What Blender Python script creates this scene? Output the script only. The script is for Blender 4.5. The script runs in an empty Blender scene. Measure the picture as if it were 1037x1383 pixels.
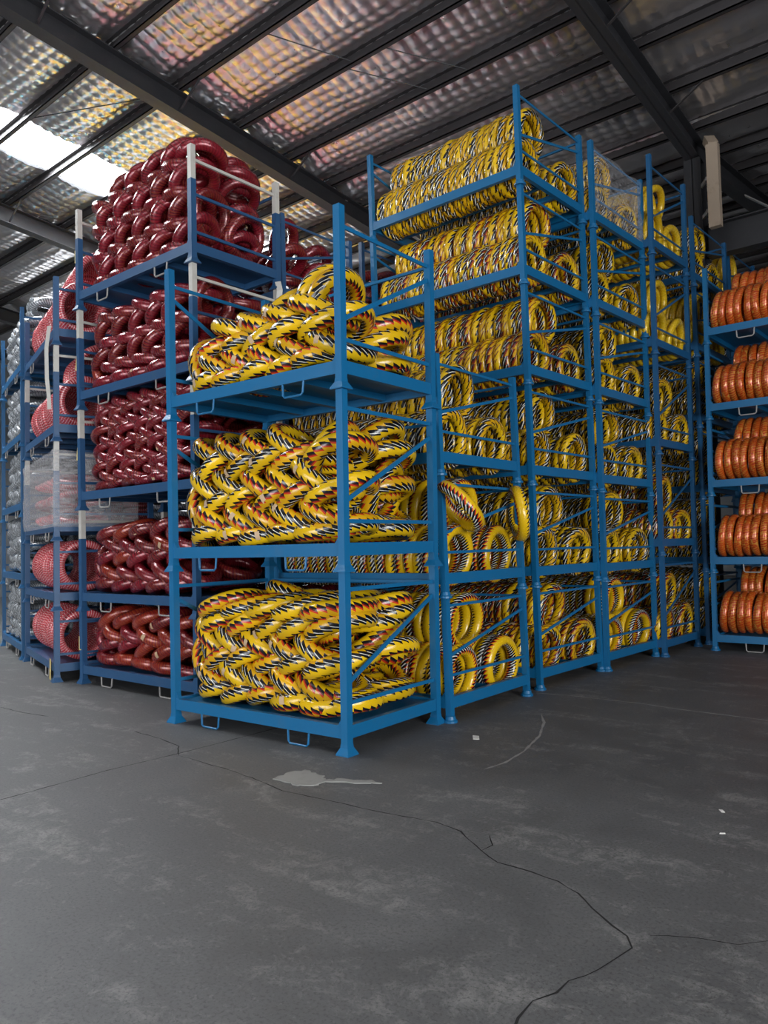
import bpy, math, random
import numpy as np
from mathutils import Matrix, Vector, Euler

random.seed(11)
C = bpy.context.scene.collection
sc = bpy.context.scene

# ---------------------------------------------------------------- camera, light, exposure
def look_matrix(loc, right, up, fwd):
    r = Vector(right).normalized(); f = Vector(fwd).normalized()
    u = r.cross(f).normalized(); r = f.cross(u).normalized()
    m = Matrix((( r.x, u.x, -f.x, loc[0]), (r.y, u.y, -f.y, loc[1]), (r.z, u.z, -f.z, loc[2]), (0, 0, 0, 1)))
    return m

cam_d = bpy.data.cameras.new('camera')
cam_d.sensor_fit = 'VERTICAL'; cam_d.sensor_height = 36.0
cam_d.lens = 36.0 * 1038.5 / 1383.0
cam_d.clip_start = 0.05; cam_d.clip_end = 200
cam = bpy.data.objects.new('camera', cam_d); C.objects.link(cam)
cam.matrix_world = look_matrix((3.6725, -3.8788, 1.43), (0.7624, 0.6466, -0.0251), (0.047, -0.016, 0.999), (-0.6460, 0.7621, 0.0428))
sc.camera = cam

world = bpy.data.worlds.new('world'); sc.world = world; world.use_nodes = True
wb = world.node_tree.nodes['Background']; wb.inputs[0].default_value = (0.75, 0.86, 1.0, 1); wb.inputs[1].default_value = 0.6

def area(name, loc, rot, sx, sy, power, col=(1, 1, 1)):
    l = bpy.data.lights.new(name, 'AREA'); l.shape = 'RECTANGLE'; l.size = sx; l.size_y = sy
    l.energy = power; l.color = col
    o = bpy.data.objects.new(name, l); C.objects.link(o); o.location = loc; o.rotation_euler = rot
    return o
# daylight through the two open loading doors behind the photographer
area('door_daylight', (-1.5, -12.7, 2.3), (math.radians(90), 0, 0), 7.6, 4.2, 620, (0.95, 0.98, 1.0))
area('door_daylight', (12.7, -5.0, 2.3), (math.radians(90), 0, math.radians(90)), 7.6, 4.2, 1200, (0.95, 0.98, 1.0))
SKY_STRENGTH = 42.0

vs = sc.view_settings
vs.view_transform = 'Standard'; vs.look = 'None'; vs.gamma = 1.0; vs.use_curve_mapping = False
vs.exposure = 0.45
sc.display_settings.display_device = 'sRGB'

# ---------------------------------------------------------------- materials
def new_mat(name):
    m = bpy.data.materials.new(name); m.use_nodes = True
    nt = m.node_tree
    b = nt.nodes['Principled BSDF']
    return m, nt, b

class G:
    """small node graph helper"""
    def __init__(s, nt): s.nt = nt
    def node(s, t, **kw):
        n = s.nt.nodes.new(t)
        for k, v in kw.items(): setattr(n, k, v)
        return n
    def put(s, sock, v):
        if isinstance(v, bpy.types.NodeSocket): s.nt.links.new(v, sock)
        else: sock.default_value = v
    def math(s, op, a, b=0.0, c=None):
        n = s.node('ShaderNodeMath', operation=op); s.put(n.inputs[0], a); s.put(n.inputs[1], b)
        if c is not None: s.put(n.inputs[2], c)
        return n.outputs[0]
    def ramp(s, fac, stops, mode='CONSTANT'):
        n = s.node('ShaderNodeValToRGB'); cr = n.color_ramp; cr.interpolation = mode
        while len(cr.elements) < len(stops): cr.elements.new(0.5)
        for e, (p, c) in zip(cr.elements, stops):
            e.position = p; e.color = (*c, 1)
        s.put(n.inputs[0], fac)
        return n.outputs[0]
    def mix(s, f, a, b, blend='MIX'):
        n = s.node('ShaderNodeMix', data_type='RGBA', blend_type=blend)
        s.put(n.inputs[0], f); s.put(n.inputs[6], a); s.put(n.inputs[7], b)
        return n.outputs[2]
    def noise(s, vec, scale, detail=3.0, rough=0.6, dist=0.0):
        n = s.node('ShaderNodeTexNoise'); n.inputs['Scale'].default_value = scale
        n.inputs['Detail'].default_value = detail; n.inputs['Roughness'].default_value = rough
        n.inputs['Distortion'].default_value = dist
        if vec is not None: s.put(n.inputs['Vector'], vec)
        return n.outputs[0]
    def bump(s, h, strength, dist=0.01, normal=None):
        n = s.node('ShaderNodeBump'); n.inputs['Strength'].default_value = strength
        n.inputs['Distance'].default_value = dist; s.put(n.inputs['Height'], h)
        if normal is not None: s.put(n.inputs['Normal'], normal)
        return n.outputs[0]

def c4(c): return (*c, 1)

def tyre_mat(name, ramp, N, M, skew, wrap_jit=0.10, rough=0.2, metal=0.0, coat=0.3, bump=0.35, mott=None, pale_lines=None):
    """tape wound round the tyre: print bands run along the tube and step at every wrap"""
    m, nt, b = new_mat(name); g = G(nt)
    uv = g.node('ShaderNodeTexCoord').outputs['UV']
    sp = g.node('ShaderNodeSeparateXYZ'); g.put(sp.inputs[0], uv)
    u, v = sp.outputs[0], sp.outputs[1]
    rnd = g.node('ShaderNodeObjectInfo').outputs['Random']
    w = g.math('MULTIPLY', u, N)
    w = g.math('ADD', w, g.math('MULTIPLY', v, 1.0))           # helical winding
    t = g.math('FRACT', w); k = g.math('FLOOR', w)
    wn = g.node('ShaderNodeTexWhiteNoise', noise_dimensions='2D')
    cx = g.node('ShaderNodeCombineXYZ'); g.put(cx.inputs[0], k); g.put(cx.inputs[1], g.math('MULTIPLY', rnd, 91.7))
    g.put(wn.inputs['Vector'], cx.outputs[0])
    q = g.math('MULTIPLY', v, M)
    q = g.math('ADD', q, g.math('MULTIPLY', t, skew))
    q = g.math('ADD', q, g.math('MULTIPLY', rnd, 7.31))
    q = g.math('ADD', q, g.math('MULTIPLY', wn.outputs[0], wrap_jit))
    q = g.math('FRACT', q)
    col = g.ramp(q, ramp)
    pos = g.node('ShaderNodeTexCoord').outputs['Object']
    if mott:
        nz = g.noise(pos, mott[0], 2.0, 0.6)
        col = g.mix(g.ramp(nz, [(0.0, (0, 0, 0)), (mott[1], (1, 1, 1))]), col, c4(mott[2]))
    if pale_lines:  # pale line along the edge of every wrap
        col = g.mix(g.ramp(t, [(0.0, (1, 1, 1)), (pale_lines[0], (0, 0, 0))]), col, c4(pale_lines[1]))
    # faint difference from tyre to tyre
    hv = g.node('ShaderNodeHueSaturation'); g.put(hv.inputs['Color'], col)
    g.put(hv.inputs['Value'], g.math('ADD', g.math('MULTIPLY', rnd, 0.3), 0.85))
    g.put(b.inputs['Base Color'], hv.outputs[0])
    crk = g.noise(pos, 38.0, 4.0, 0.65, 0.6)
    b.inputs['Metallic'].default_value = metal
    g.put(b.inputs['Roughness'], g.math('ADD', g.math('MULTIPLY', crk, 0.22), rough - 0.08))
    b.inputs['Coat Weight'].default_value = coat; b.inputs['Coat Roughness'].default_value = 0.12
    h = g.math('ADD', g.math('MULTIPLY', t, 0.55), crk)
    nrm = g.bump(h, bump, 0.006)
    g.put(b.inputs['Normal'], nrm); g.put(b.inputs['Coat Normal'], nrm)
    return m

YEL = (0.70, 0.43, 0.006); YEL2 = (0.62, 0.33, 0.005); BLK = (0.006, 0.006, 0.008); WHT = (0.70, 0.68, 0.62); RED = (0.55, 0.035, 0.010); MAR = (0.11, 0.012, 0.008)
MAT = {}
MAT['laced'] = tyre_mat('striped_tape_bold', [(0, YEL), (0.27, BLK), (0.36, WHT), (0.388, BLK), (0.52, YEL2), (0.75, RED), (0.81, MAR), (0.86, BLK), (0.96, YEL)], 27, 2.0, 0.16, 0.03, 0.18, 0, 0.15, 0.3)
MAT['striped'] = tyre_mat('striped_tape_fine', [(0, YEL), (0.34, BLK), (0.52, WHT), (0.58, BLK), (0.70, YEL2), (0.92, BLK)], 20, 2.0, 0.24, 0.18, 0.24, 0, 0.3, 0.35)
MAT['striped_red'] = tyre_mat('striped_tape_red', [(0, YEL), (0.32, BLK), (0.46, WHT), (0.50, BLK), (0.61, (0.24, 0.025, 0.010)), (0.72, YEL2), (0.93, MAR)], 20, 2.0, 0.24, 0.18, 0.24, 0, 0.3, 0.35)
MAT['banded'] = tyre_mat('striped_tape_long', [(0, YEL), (0.36, BLK), (0.50, WHT), (0.57, BLK), (0.72, RED), (0.80, YEL)], 40, 2.0, 0.22, 0.05, 0.22, 0, 0.35, 0.3)
MAT['red'] = tyre_mat('red_foil_tape', [(0, (0.17, 0.008, 0.016)), (0.30, (0.24, 0.013, 0.024)), (0.62, (0.11, 0.005, 0.012)), (0.80, (0.22, 0.03, 0.016))], 44, 1.0, 0.5, 0.2, 0.2, 0.25, 0.7, 0.5)
MAT['red_orange'] = tyre_mat('red_gold_tape', [(0, (0.27, 0.016, 0.014)), (0.3, (0.32, 0.045, 0.012)), (0.5, (0.20, 0.009, 0.014)), (0.8, (0.34, 0.065, 0.014))], 44, 2.0, 0.7, 0.3, 0.2, 0.2, 0.7, 0.5)
MAT['pink'] = tyre_mat('pink_red_tape', [(0, (0.50, 0.035, 0.055)), (0.35, (0.62, 0.10, 0.11)), (0.6, (0.42, 0.02, 0.035)), (0.85, (0.55, 0.06, 0.07))], 60, 2.0, 0.6, 0.3, 0.25, 0.1, 0.5, 0.5, pale_lines=(0.22, (0.75, 0.45, 0.45)))
MAT['orange'] = tyre_mat('orange_gold_tape', [(0, (0.56, 0.06, 0.008)), (0.28, (0.62, 0.14, 0.015)), (0.55, (0.45, 0.025, 0.008)), (0.75, (0.64, 0.22, 0.03))], 50, 1.0, 0.5, 0.25, 0.2, 0.2, 0.6, 0.5, mott=(30.0, 0.60, (0.66, 0.30, 0.05)))
MAT['grey'] = tyre_mat('grey_tape', [(0, (0.34, 0.36, 0.38)), (0.35, (0.16, 0.17, 0.18)), (0.6, (0.55, 0.57, 0.60)), (0.8, (0.24, 0.25, 0.27))], 40, 1.0, 0.5, 0.2, 0.2, 0.3, 0.6, 0.4)
MAT['yellow'] = tyre_mat('yellow_foil_tape', [(0, (0.72, 0.46, 0.010)), (0.45, (0.64, 0.39, 0.008)), (0.8, (0.70, 0.48, 0.03))], 46, 1.0, 0.4, 0.3, 0.24, 0.1, 0.4, 0.5)

def paint_mat(name, col, rough=0.42, dirt=0.25, dcol=(0.10, 0.12, 0.13)):
    m, nt, b = new_mat(name); g = G(nt)
    pos = g.node('ShaderNodeTexCoord').outputs['Object']
    n1 = g.noise(pos, 9.0, 5.0, 0.7); n2 = g.noise(pos, 60.0, 3.0, 0.6)
    f = g.ramp(n1, [(0.55, (0, 0, 0)), (0.85, (dirt, dirt, dirt))], 'LINEAR')
    col_s = g.mix(f, c4(col), c4(dcol))
    g.put(b.inputs['Base Color'], col_s)
    g.put(b.inputs['Roughness'], g.math('ADD', g.math('MULTIPLY', n2, 0.2), rough - 0.1))
    g.put(b.inputs['Normal'], g.bump(n2, 0.12, 0.002))
    return m
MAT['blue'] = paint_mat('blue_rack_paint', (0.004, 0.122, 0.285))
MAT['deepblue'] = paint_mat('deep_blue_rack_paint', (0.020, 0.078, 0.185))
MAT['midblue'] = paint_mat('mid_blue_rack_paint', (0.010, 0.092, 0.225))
MAT['cyan'] = paint_mat('cyan_rack_paint', (0.02, 0.30, 0.50))
MAT['white'] = paint_mat('white_post_paint', (0.52, 0.50, 0.46), 0.4, 0.4, (0.25, 0.22, 0.2))
MAT['steel'] = paint_mat('dark_steel_paint', (0.030, 0.030, 0.034), 0.5, 0.5, (0.07, 0.065, 0.065))
MAT['purlin'] = paint_mat('purlin_steel', (0.040, 0.036, 0.038), 0.5, 0.6, (0.06, 0.053, 0.053))
MAT['galv'] = paint_mat('galvanised_rod', (0.30, 0.29, 0.28), 0.4, 0.5, (0.12, 0.11, 0.1))
MAT['beige'] = paint_mat('beige_pipe_paint', (0.42, 0.33, 0.25), 0.6, 0.6, (0.16, 0.12, 0.07))
MAT['paper'] = paint_mat('beige_paper', (0.52, 0.36, 0.22), 0.6, 0.2, (0.3, 0.2, 0.12))
MAT['tag'] = paint_mat('yellow_card', (0.68, 0.52, 0.20), 0.6, 0.1)
MAT['litter'] = paint_mat('white_litter', (0.8, 0.78, 0.74), 0.6, 0.1)
MAT['wallpaint'] = paint_mat('wall_sheet', (0.22, 0.23, 0.24), 0.6, 0.4)

def floor_mat():
    m, nt, b = new_mat('stained_concrete'); g = G(nt)
    pos = g.node('ShaderNodeTexCoord').outputs['Object']
    big = g.noise(pos, 0.55, 5.0, 0.62, 0.4); mid = g.noise(pos, 2.3, 6.0, 0.68, 0.6); fine = g.noise(pos, 26.0, 5.0, 0.7); grit = g.noise(pos, 160.0, 2.0, 0.6)
    mp = g.node('ShaderNodeMapping'); g.put(mp.inputs[0], pos); mp.inputs['Scale'].default_value = (1.0, 3.2, 1); mp.inputs['Rotation'].default_value = (0, 0, 0.55)
    smear = g.noise(mp.outputs[0], 1.7, 6.0, 0.7, 1.2)
    base = g.ramp(mid, [(0.28, (0.082, 0.082, 0.083)), (0.5, (0.112, 0.112, 0.113)), (0.72, (0.142, 0.141, 0.140))], 'LINEAR')
    col = g.mix(g.ramp(big, [(0.35, (0, 0, 0)), (0.7, (0.5, 0.5, 0.5))], 'LINEAR'), base, c4((0.088, 0.088, 0.089)))
    patch = g.math('MULTIPLY', g.noise(mp.outputs[0], 1.1, 4.0, 0.6, 0.8), g.noise(pos, 9.0, 6.0, 0.8, 1.0))
    col = g.mix(g.ramp(patch, [(0.27, (0, 0, 0)), (0.40, (0.75, 0.75, 0.75))], 'LINEAR'), col, c4((0.24, 0.235, 0.225)))
    col = g.mix(g.ramp(smear, [(0.64, (0, 0, 0)), (0.78, (0.5, 0.5, 0.5))], 'LINEAR'), col, c4((0.22, 0.215, 0.205)))
    speck = g.noise(pos, 70.0, 4.0, 0.75)
    col = g.mix(g.ramp(speck, [(0.36, (0.75, 0.75, 0.75)), (0.50, (0, 0, 0))], 'LINEAR'), col, c4((0.055, 0.055, 0.056)))
    col = g.mix(g.ramp(fine, [(0.60, (0, 0, 0)), (0.74, (0.55, 0.55, 0.55))], 'LINEAR'), col, c4((0.25, 0.245, 0.235)))
    g.put(b.inputs['Base Color'], col)
    g.put(b.inputs['Roughness'], g.math('ADD', g.math('MULTIPLY', mid, 0.3), 0.42))
    h = g.math('ADD', g.math('MULTIPLY', fine, 0.5), g.math('MULTIPLY', grit, 0.35))
    g.put(b.inputs['Normal'], g.bump(h, 0.25, 0.004))
    return m
MAT['floor'] = floor_mat()
MAT['crack'] = paint_mat('crack_dirt', (0.014, 0.013, 0.013), 0.9, 0.5, (0.05, 0.05, 0.05))
MAT['chalk'] = paint_mat('pale_scuff', (0.30, 0.29, 0.28), 0.9, 0.8, (0.12, 0.12, 0.12))
MAT['patch'] = paint_mat('torn_grey_tape', (0.27, 0.265, 0.25), 0.7, 0.7, (0.14, 0.14, 0.14))

def foil_mat():
    m, nt, b = new_mat('quilted_foil'); g = G(nt)
    pos = g.node('ShaderNodeTexCoord').outputs['Object']
    n1 = g.noise(pos, 7.0, 3.0, 0.55, 0.6); n2 = g.noise(pos, 2.0, 3.0, 0.6)
    g.put(b.inputs['Base Color'], g.ramp(n2, [(0.3, (0.72, 0.68, 0.69)), (0.7, (0.86, 0.82, 0.83))], 'LINEAR'))
    b.inputs['Metallic'].default_value = 0.9
    g.put(b.inputs['Roughness'], g.math('ADD', g.math('MULTIPLY', n1, 0.12), 0.24))
    g.put(b.inputs['Normal'], g.bump(n1, 0.22, 0.02))
    return m
MAT['foil'] = foil_mat()

def emit_mat(name, col, s):
    m = bpy.data.materials.new(name); m.use_nodes = True; nt = m.node_tree
    nt.nodes.remove(nt.nodes['Principled BSDF'])
    e = nt.nodes.new('ShaderNodeEmission'); e.inputs[0].default_value = c4(col); e.inputs[1].default_value = s
    nt.links.new(e.outputs[0], nt.nodes['Material Output'].inputs[0])
    return m
MAT['skylight'] = emit_mat('translucent_daylight_sheet', (0.93, 0.97, 1.0), SKY_STRENGTH)

def film_mat(lo=0.10, hi=0.42):
    m = bpy.data.materials.new('stretch_film'); m.use_nodes = True; nt = m.node_tree; g = G(nt)
    b = nt.nodes['Principled BSDF']
    b.inputs['Base Color'].default_value = (0.80, 0.78, 0.80, 1); b.inputs['Roughness'].default_value = 0.16
    pos = g.node('ShaderNodeTexCoord').outputs['Object']
    mp = g.node('ShaderNodeMapping'); g.put(mp.inputs[0], pos); mp.inputs['Scale'].default_value = (1, 1, 5)
    n = g.noise(mp.outputs[0], 9.0, 4.0, 0.65, 1.0)
    nrm = g.bump(n, 0.7, 0.02); g.put(b.inputs['Normal'], nrm)
    tr = g.node('ShaderNodeBsdfTransparent'); mx = g.node('ShaderNodeMixShader')
    g.put(mx.inputs[0], g.ramp(n, [(0.38, (lo, lo, lo)), (0.75, (hi, hi, hi))], 'LINEAR'))
    nt.links.new(tr.outputs[0], mx.inputs[1]); nt.links.new(b.outputs[0], mx.inputs[2])
    nt.links.new(mx.outputs[0], nt.nodes['Material Output'].inputs[0])
    return m
MAT['film'] = film_mat()
MAT['thin_film'] = film_mat(0.02, 0.24)

# ---------------------------------------------------------------- mesh helpers
class MB:
    def __init__(s): s.v = []; s.f = []
    def box(s, x0, x1, y0, y1, z0, z1):
        n = len(s.v)
        s.v += [(x0, y0, z0), (x1, y0, z0), (x1, y1, z0), (x0, y1, z0), (x0, y0, z1), (x1, y0, z1), (x1, y1, z1), (x0, y1, z1)]
        s.f += [(n, n+3, n+2, n+1), (n+4, n+5, n+6, n+7), (n, n+1, n+5, n+4), (n+1, n+2, n+6, n+5), (n+2, n+3, n+7, n+6), (n+3, n, n+4, n+7)]
        return s
    def bar(s, p0, p1, w, h, up=(0, 0, 1)):
        p0 = Vector(p0); p1 = Vector(p1); d = (p1 - p0).normalized(); up = Vector(up)
        a = d.cross(up)
        if a.length < 1e-4: a = d.cross(Vector((0, 1, 0)))
        a.normalize(); b = a.cross(d).normalized(); n = len(s.v)
        for p in (p0, p1):
            for i, j in ((-1, -1), (1, -1), (1, 1), (-1, 1)):
                s.v.append(tuple(p + a*(i*w/2) + b*(j*h/2)))
        s.f += [(n, n+1, n+2, n+3), (n+7, n+6, n+5, n+4)] + [(n+i, n+4+i, n+4+(i+1) % 4, n+(i+1) % 4) for i in range(4)]
        return s
    def tube(s, pts, r, k=8):
        pts = [Vector(p) for p in pts]; n0 = len(s.v)
        for i, p in enumerate(pts):
            d = (pts[min(i+1, len(pts)-1)] - pts[max(i-1, 0)]).normalized()
            a = d.cross(Vector((0.13, 0.31, 0.94)))
            if a.length < 1e-3: a = d.cross(Vector((1, 0, 0)))
            a.normalize(); b = d.cross(a)
            for j in range(k):
                t = 2*math.pi*j/k
                s.v.append(tuple(p + a*(r*math.cos(t)) + b*(r*math.sin(t))))
        for i in range(len(pts)-1):
            for j in range(k):
                s.f.append((n0+i*k+j, n0+i*k+(j+1) % k, n0+(i+1)*k+(j+1) % k, n0+(i+1)*k+j))
        s.f.append(tuple(n0+j for j in range(k))[::-1]); m = n0+(len(pts)-1)*k
        s.f.append(tuple(m+j for j in range(k)))
        return s
    def lathe(s, prof, k=12, square=False, rot=0.0):
        n0 = len(s.v)
        for r, z in prof:
            for j in range(k):
                t = 2*math.pi*(j+rot)/k
                s.v.append((r*math.cos(t), r*math.sin(t), z))
        for i in range(len(prof)-1):
            for j in range(k):
                s.f.append((n0+i*k+j, n0+i*k+(j+1) % k, n0+(i+1)*k+(j+1) % k, n0+(i+1)*k+j))
        s.f.append(tuple(n0+j for j in range(k))[::-1]); m = n0+(len(prof)-1)*k
        s.f.append(tuple(m+j for j in range(k)))
        return s
    def mesh(s, name, mat, smooth=False, shear=None):
        v = s.v
        if shear: v = [(x+shear[0]*z, y+shear[1]*z, z) for x, y, z in v]
        me = bpy.data.meshes.new(name); me.from_pydata(v, [], s.f); me.update()
        if mat: me.materials.append(MAT[mat] if isinstance(mat, str) else mat)
        if smooth: me.polygons.foreach_set('use_smooth', [True]*len(me.polygons))
        return me

def obj(name, me, parent=None, loc=None, rot=None):
    o = bpy.data.objects.new(name, me); C.objects.link(o)
    if parent is not None: o.parent = parent
    if loc is not None: o.location = loc
    if rot is not None: o.rotation_euler = rot
    return o
def tag(o, label, cat, group=None):
    o['label'] = label; o['category'] = cat
    if group: o['group'] = group
    return o
def struct(o): o['kind'] = 'structure'; return o
def empty(name, M):
    o = bpy.data.objects.new(name, None); C.objects.link(o); o.matrix_world = M; o.empty_display_size = 0.1
    return o

ORD = ['zeroth', 'first', 'second', 'third', 'fourth', 'fifth', 'sixth', 'seventh', 'eighth', 'ninth', 'tenth', 'eleventh', 'twelfth', 'thirteenth', 'fourteenth', 'fifteenth', 'sixteenth', 'seventeenth', 'eighteenth', 'nineteenth', 'twentieth', 'twenty-first', 'twenty-second', 'twenty-third', 'twenty-fourth', 'twenty-fifth', 'twenty-sixth', 'twenty-seventh', 'twenty-eighth', 'twenty-ninth', 'thirtieth']

# ---------------------------------------------------------------- the building
PITCH = 0.108
def roof_z(y, base): return base - PITCH*y
FOIL, PUR, RAF = 8.85, 8.65, 8.30
PURLIN_Y = [-7.0, -5.9, -4.8, -3.7, -2.6, -1.5, -0.4, 0.70, 1.79, 2.87, 4.02, 5.12, 6.12, 7.22, 8.30]
RAFTER_X = [-17.4, -11.68, -5.95, -0.20, 5.55, 11.3]
EAVE = 8.62
X0, X1, Y0, Y1 = -23.0, 13.0, -13.0, 26.0

fl = struct(obj('floor', MB().box(X0, X1, Y0, Y1, -0.15, 0.0).mesh('floor', 'floor')))

def ribbon(name, pts, w, mat, z=0.0012, jit=0.5):
    v = []; f = []; P = []
    rr = random.Random(len(pts)*7+int(abs(pts[0][0])*100))
    for i in range(len(pts)-1):
        a = Vector(pts[i]); b = Vector(pts[i+1]); L = (b-a).length; n = max(1, int(L/0.06))
        for k in range(n):
            p = a.lerp(b, k/n); P.append(p + Vector((rr.uniform(-1, 1), rr.uniform(-1, 1)))*0.012*jit)
    P.append(Vector(pts[-1]))
    for i, p in enumerate(P):
        d = (P[min(i+1, len(P)-1)] - P[max(i-1, 0)]).normalized(); nrm = Vector((-d.y, d.x))
        ww = w*(0.35+0.9*rr.random())*(0.3 if i in (0, len(P)-1) else 1)
        v += [(p.x+nrm.x*ww, p.y+nrm.y*ww, z), (p.x-nrm.x*ww, p.y-nrm.y*ww, z)]
    for i in range(len(P)-1): f.append((2*i+1, 2*i+3, 2*i+2, 2*i))
    me = bpy.data.meshes.new(name); me.from_pydata(v, [], f); me.materials.append(MAT[mat])
    return obj(name, me, fl)
ribbon('floor_joint', [(-1.10, -9.0), (-1.02, -3.2), (-1.008, -1.88), (-1.04, -1.18), (-1.002, -0.663), (-0.996, -0.158), (-1.0, 1.5)], 0.0055, 'crack', jit=0.15)
ribbon('crack', [(-0.96, -0.692), (-0.445, -0.707), (-0.077, -0.737), (0.218, -0.789), (0.549, -0.752), (0.94, -0.726), (1.0, -0.709), (1.247, -0.668), (1.425, -0.7), (1.639, -0.839), (1.764, -0.906), (1.937, -0.903), (2.073, -0.919), (2.184, -0.968), (2.29, -1.053), (2.399, -1.14), (2.483, -1.181), (2.528, -1.246), (2.509, -1.339), (2.498, -1.437), (2.444, -1.564), (2.44, -1.648), (2.403, -1.729), (2.42, -1.838), (2.435, -1.896), (2.40, -2.3), (2.46, -2.9)], 0.0045, 'crack')
ribbon('crack', [(1.639, -0.839), (1.638, -0.755), (1.566, -0.659)], 0.003, 'crack')
ribbon('crack', [(2.542, -1.118), (2.598, -1.082), (2.691, -1.038), (2.763, -1.017), (2.809, -0.998), (2.882, -0.909), (2.931, -0.888), (3.3, -0.7)], 0.003, 'crack')
ribbon('crack', [(-3.814, -0.679), (-3.374, -0.672), (-3.013, -0.61)], 0.006, 'crack')
ribbon('crack', [(-1.87, -0.477), (-1.485, -0.494), (-1.176, -0.542), (-0.96, -0.69)], 0.005, 'crack')
ribbon('floor_joint', [(-0.003, 2.601), (0.322, 2.659), (0.967, 2.675), (1.315, 2.626), (2.022, 2.598), (4.0, 2.6)], 0.010, 'chalk', jit=0.3)
ribbon('scuff', [(0.945, 0.248), (0.973, 0.455), (0.934, 0.766), (0.816, 1.193), (0.639, 1.587), (0.49, 1.814)], 0.010, 'chalk', jit=0.1)

def plate(name, pts, z, th, mat):
    n = len(pts); v = [(x, y, z) for x, y in pts]+[(x, y, z+th) for x, y in pts]
    f = [tuple(range(n))[::-1], tuple(range(n, 2*n))]+[(i, (i+1) % n, n+(i+1) % n, n+i) for i in range(n)]
    me = bpy.data.meshes.new(name); me.from_pydata(v, [], f); me.materials.append(MAT[mat]); return me

# ceiling: roof sheet, quilted foil panels, purlins, rafters
def slope_sheet(x0, x1, y0, y1, base, th, up=False):
    s = 1 if up else -1
    b = MB(); z = lambda y: (base - PITCH*EAVE + PITCH*(y-EAVE)) if up else base-PITCH*y
    n = 0; b.v = [(x0, y0, z(y0)), (x1, y0, z(y0)), (x1, y1, z(y1)), (x0, y1, z(y1)), (x0, y0, z(y0)+th), (x1, y0, z(y0)+th), (x1, y1, z(y1)+th), (x0, y1, z(y1)+th)]
    b.f = [(0, 3, 2, 1), (4, 5, 6, 7), (0, 1, 5, 4), (1, 2, 6, 5), (2, 3, 7, 6), (3, 0, 4, 7)]
    return b
b = slope_sheet(X0, X1, Y0, EAVE, FOIL+0.14, 0.05); b2 = slope_sheet(X0, X1, EAVE, Y1, FOIL+0.14, 0.05, True)
n = len(b.v); b.v += b2.v; b.f += [tuple(i+n for i in f) for f in b2.f]
ceil = struct(obj('ceiling', b.mesh('ceiling', 'wallpaint')))

SKY_X = (-10.02, -8.75)
def foil_panel(x0, x1, y0, y1, zf, res=0.04, seed=0, el=1.0, er=1.0):
    rr = np.random.RandomState(seed)
    nx = max(2, int((x1-x0)/res)); ny = max(2, int((y1-y0)/res))
    X, Y = np.meshgrid(np.linspace(x0, x1, nx+1), np.linspace(y0, y1, ny+1))
    cell = 0.20
    # stitched quilt: rows along the slope and across it, slightly skewed
    su = np.abs(np.sin(np.pi*(X+0.10*Y)/cell)); sv = np.abs(np.sin(np.pi*(Y-0.05*X)/(cell*0.85)))
    tv = (Y-y0)/(y1-y0); tu = (X-x0)/(x1-x0)
    puff = 0.036*np.power(np.minimum(su, 1), 0.6)*np.power(sv, 0.5)*np.power(np.clip(np.sin(np.pi*tv), 0, 1), 0.35)
    sag = 0.06*np.sin(np.pi*tv)
    edge = el*np.exp(-tu*(x1-x0)/0.35)+er*np.exp(-(1-tu)*(x1-x0)/0.35)
    ph = rr.uniform(0, 6.28, 8)
    wr = 0.05*edge*np.sin(9*Y+3*X+ph[0])+0.012*np.sin(3.1*X+1.7*Y+ph[1])+0.010*np.sin(5.3*X-2.2*Y+ph[2])
    Z = zf(Y)-puff-sag-wr*np.sin(np.pi*tv)-0.07*edge*np.sin(np.pi*tv)
    v = np.stack([X, Y, Z], -1).reshape(-1, 3); f = []
    idx = np.arange((nx+1)*(ny+1)).reshape(ny+1, nx+1)
    q = np.stack([idx[:-1, :-1], idx[1:, :-1], idx[1:, 1:], idx[:-1, 1:]], -1).reshape(-1, 4)
    me = bpy.data.meshes.new('insulation_panel'); me.from_pydata(v.tolist(), [], q.tolist())
    me.polygons.foreach_set('use_smooth', [True]*len(me.polygons)); me.materials.append(MAT['foil'])
    return obj('insulation_panel', me, ceil)
zf1 = lambda y: FOIL-PITCH*y
zf2 = lambda y: FOIL-PITCH*EAVE+PITCH*(y-EAVE)
sd = 0
bays = [(-17.4, -11.68), (-11.68, SKY_X[0]), (SKY_X[1], -5.95), (-5.95, -0.20), (-0.20, 5.55)]
for bi, (xa, xb) in enumerate(bays):
    ys = [0.70, 1.79, 2.87, 4.02, 5.12, 6.12, 7.22, 8.30, EAVE]
    for ya, yb in zip(ys[:-1], ys[1:]):
        sd += 1; foil_panel(xa, xb, ya, yb, zf1, 0.032 if bi in (1, 2, 3) else 0.06, sd, 0.0 if bi == 2 else 1.0, 0.0 if bi == 1 else 1.0)
    foil_panel(xa, xb, -13, 0.70, zf1, 0.4, sd+100)
foil_panel(5.55, X1, -13, EAVE, zf1, 0.5, 99); foil_panel(X0, -17.4, -13, EAVE, zf1, 0.5, 98)
for xa, xb in ((X0, -11.68), (-11.68, -5.95), (-5.95, -0.2), (-0.2, 5.55), (5.55, X1)):
    ys = [EAVE]+[9.5+1.12*i for i in range(5)]+[Y1]
    for ya, yb in zip(ys[:-1], ys[1:]): sd += 1; foil_panel(xa, xb, ya, yb, zf2, 0.12 if ya < 13 else 0.5, sd)

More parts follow.
